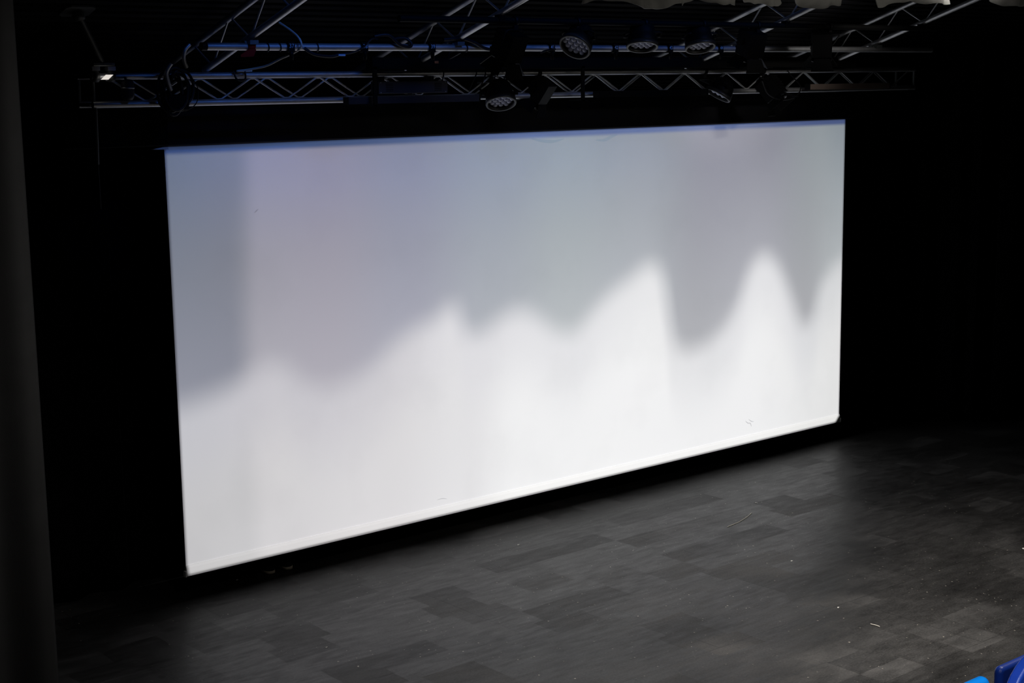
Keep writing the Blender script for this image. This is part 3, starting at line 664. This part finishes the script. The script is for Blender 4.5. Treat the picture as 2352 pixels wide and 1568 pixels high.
# ------------------------------------------------------------------ person standing behind the screen, only shoes showing
pz = thing('person', (.97, .32, 0), 'person standing behind the screen, only dark shoes with pale soles showing', 'person')
def skin_body(name, verts, edges, radii, m_):
    me = bpy.data.meshes.new(name); off = ROOT[pz.name]
    me.from_pydata([Vector(v)-off for v in verts], edges, []); o_ = bpy.data.objects.new(name, me); C.objects.link(o_); o_.parent = pz; me.materials.append(m_)
    sk = o_.modifiers.new('skin', 'SKIN'); sk.use_smooth_shade = True
    for i, r_ in enumerate(radii): me.skin_vertices[0].data[i].radius = (r_, r_)
    me.skin_vertices[0].data[0].use_root = True
    ss = o_.modifiers.new('sub', 'SUBSURF'); ss.levels = 1; ss.render_levels = 2; return o_
bx_, by_ = .97, .33
V = [(bx_, by_, .95), (bx_, by_, 1.15), (bx_, by_, 1.36), (bx_, by_-.01, 1.48), (bx_, by_-.02, 1.56), (bx_, by_-.03, 1.67), (bx_, by_-.02, 1.74),
     (bx_-.09, by_, .88), (bx_-.10, by_, .48), (bx_-.10, by_+.01, .12), (bx_+.09, by_, .88), (bx_+.10, by_, .48), (bx_+.10, by_+.01, .12),
     (bx_-.18, by_, 1.40), (bx_-.23, by_, 1.13), (bx_-.22, by_-.04, .88), (bx_+.18, by_, 1.40), (bx_+.23, by_, 1.13), (bx_+.22, by_-.04, .88)]
Ed = [(0,1),(1,2),(2,3),(3,4),(4,5),(5,6),(0,7),(7,8),(8,9),(0,10),(10,11),(11,12),(2,13),(13,14),(14,15),(2,16),(16,17),(17,18)]
Rr = [.13,.12,.14,.06,.055,.085,.06,.085,.06,.045,.085,.06,.045,.055,.042,.03,.055,.042,.03]
skin_body('body', V, Ed, Rr, TROU)
def shoe(cx_, yaw):
    ring = []; o_ = Vector((cx_, .115, 0)); R2 = Matrix.Rotation(yaw, 4, 'Z')
    out2 = [(0, -.01), (.028, -.002), (.046, .025), (.050, .07), (.044, .12), (.036, .17), (.037, .22), (.032, .262), (.012, .282), (-.012, .282), (-.032, .262), (-.036, .22), (-.034, .17), (-.040, .12), (-.046, .07), (-.042, .025), (-.026, -.002)]
    g = lambda x, y_, z, s_=1: o_+R2 @ Vector((x*s_, .13+(y_-.13)*s_, z))
    n = len(out2); mb = MB(); lv = [(0, .96), (.006, 1.03), (.024, 1.03), (.028, 1.0)]
    vs = [g(x, y_, z, s_) for z, s_ in lv for x, y_ in out2]
    mb.add(vs, [(k*n+i, k*n+(i+1) % n, (k+1)*n+(i+1) % n, (k+1)*n+i) for k in range(3) for i in range(n)]+[tuple(range(n-1, -1, -1)), tuple(range(3*n, 4*n))], True)
    mb2 = MB(); vs = []
    def height(y_): return .05+.045*min(1, max(0, (y_-.02)/.14))
    lv2 = [(0, 1.0), (.45, .97), (.75, .84), (.95, .6), (1.0, .35)]
    for f_, s_ in lv2:
        for x, y_ in out2: vs.append(g(x, y_, .026+f_*height(.13+(y_-.13)*s_), s_))
    mb2.add(vs, [(k*n+i, k*n+(i+1) % n, (k+1)*n+(i+1) % n, (k+1)*n+i) for k in range(4) for i in range(n)]+[tuple(range(4*n, 5*n))], True)
    u = mb2.build('shoe', SHOE, pz); s_ = mb.build('sole', SOLE, u); s_['label'] = 'pale rubber sole'
shoe(.872, .10); shoe(1.045, -.02)

# ------------------------------------------------------------------ seats in the audience, bottom right corner
def rounded(x0, x1, z0, z1, r, n=8):
    pts = [(x0, z0), (x1, z0)]
    for k in range(n+1): a = math.pi/2*k/n; pts.append((x1-r+r*math.cos(a), z1-r+r*math.sin(a)))
    for k in range(n+1): a = math.pi/2+math.pi/2*k/n; pts.append((x0+r+r*math.cos(a), z1-r+r*math.sin(a)))
    return pts
BLUELIT = mat('lit_blue_shell', (0.004, 0.27, 0.85), 0.4, 0, 0.5, bump=0.03, bscale=200)  # blue shell with the light falling on it painted into the colour
def seat(x0, x1, y_, top_, r, label, ms=BLUE, mp_=NAVY, base=1.28):
    t_ = thing('auditorium_seat', ((x0+x1)/2, y_, base), label, 'seat', 'blue auditorium seats')
    pr_ = rounded(x0, x1, base+.34, top_, r)
    o_ = MB().prism([(x, y_-.018, z) for x, z in pr_], (0, .045, 0)).build('back_shell', ms, t_); bv = o_.modifiers.new('b', 'BEVEL'); bv.width = (.021 if r < .1 else .012); bv.segments = 6; bv.limit_method = 'ANGLE'
    dp = .07 if r < .1 else .022; pr2 = rounded(x0+dp, x1-dp, base+.38, top_-dp, max(r-.02, .01))
    o_ = MB().prism([(x, y_-.032, z) for x, z in pr2], (0, .020, 0)).build('rear_panel', mp_, t_); bv = o_.modifiers.new('b', 'BEVEL'); bv.width = .006; bv.segments = 3; bv.limit_method = 'ANGLE'
    o_ = MB().box((x0+.02, y_+.03, base+.38), (x1-.02, y_+.43, base+.46)).build('seat_pad', NAVY, t_); bv = o_.modifiers.new('b', 'BEVEL'); bv.width = .03; bv.segments = 4
    for x_ in (x0+.05, x1-.09): MB().box((x_, y_+.0, base), (x_+.04, y_+.36, base+.38)).build('leg', BLACKM, t_)
    return t_
seat(-1.86, -1.372, -8.33, 2.205, .030, 'bright blue seat back with a square corner, left one in the bottom right corner', BLUELIT, BLUELIT)
seat(-1.308, -.82, -8.36, 2.233, .20, 'dark blue round shouldered seat back, rightmost in the bottom right corner')
seat(.143, .63, -7.42, 1.56, .03, 'violet blue seat back peeping out between the two nearer seats', base=.66)

# ------------------------------------------------------------------ litter on the boards
def scrap(x, y_, s_, a, label, nm='paper_scrap', m_=PAPER):
    c_, s2 = math.cos(a), math.sin(a); pr_ = [(-s_, -s_*.5), (s_*.8, -s_*.6), (s_, s_*.3), (.1*s_, s_*.6), (-s_*.7, s_*.5)]
    vs = [(x+p*c_-q*s2, y_+p*s2+q*c_, .0006+(.003 if i % 2 else 0)) for i, (p, q) in enumerate(pr_)]
    vs += [(v[0], v[1], v[2]+.0008) for v in vs]
    n = 5; o_ = MB().add(vs, [tuple(range(n-1, -1, -1)), tuple(range(n, 2*n))]+[(i, (i+1) % n, n+(i+1) % n, n+i) for i in range(n)]).build(nm, m_, origin=(x, y_, 0))
    tag(o_, label, 'litter', 'scraps of paper on the stage floor')
for x, y_, s_, a, lb in [(.26,-1.69,.011,.5,'tiny white paper scrap on the floor below the bottom left of the screen'),(.22,-2.17,.010,1.2,'tiny white paper scrap on the floor, nearest the bottom edge of the photo'),
        (2.99,-.68,.013,.2,'white paper scrap on the floor below the middle of the screen'),(5.64,-1.21,.014,2.2,'white paper scrap on the floor beside the pale yarn'),
        (4.45,-2.66,.012,.1,'white paper scrap on the floor right of centre'),(.56,.17,.010,.3,'tiny paper scrap on the floor left of the shoes under the screen'),
        (6.24,-3.81,.018,.9,'yellowish paper scrap on the floor at the right edge of the photo'),(3.79,-3.69,.011,.4,'tiny paper scrap on the floor right of centre near the bottom')]:
    scrap(x, y_, s_, a, lb)
o = MB().tube([(3.665, -4.10, .005), (3.672, -4.14, .005), (3.67, -4.18, .005)], .004, 6).build('stick', YARN, origin=(3.67, -4.14, 0)); tag(o, 'short pale stick lying on the floor near the bottom right', 'litter')
o = MB().tube(catmull([(4.81, -1.58, .003), (4.93, -1.56, .003), (5.03, -1.54, .003), (5.2, -1.48, .003), (5.33, -1.42, .003)], 6), .0032, 6).build('yarn', YARN, origin=(5.03, -1.54, 0)); tag(o, 'thin pale curved thread lying on the stage floor', 'thread')
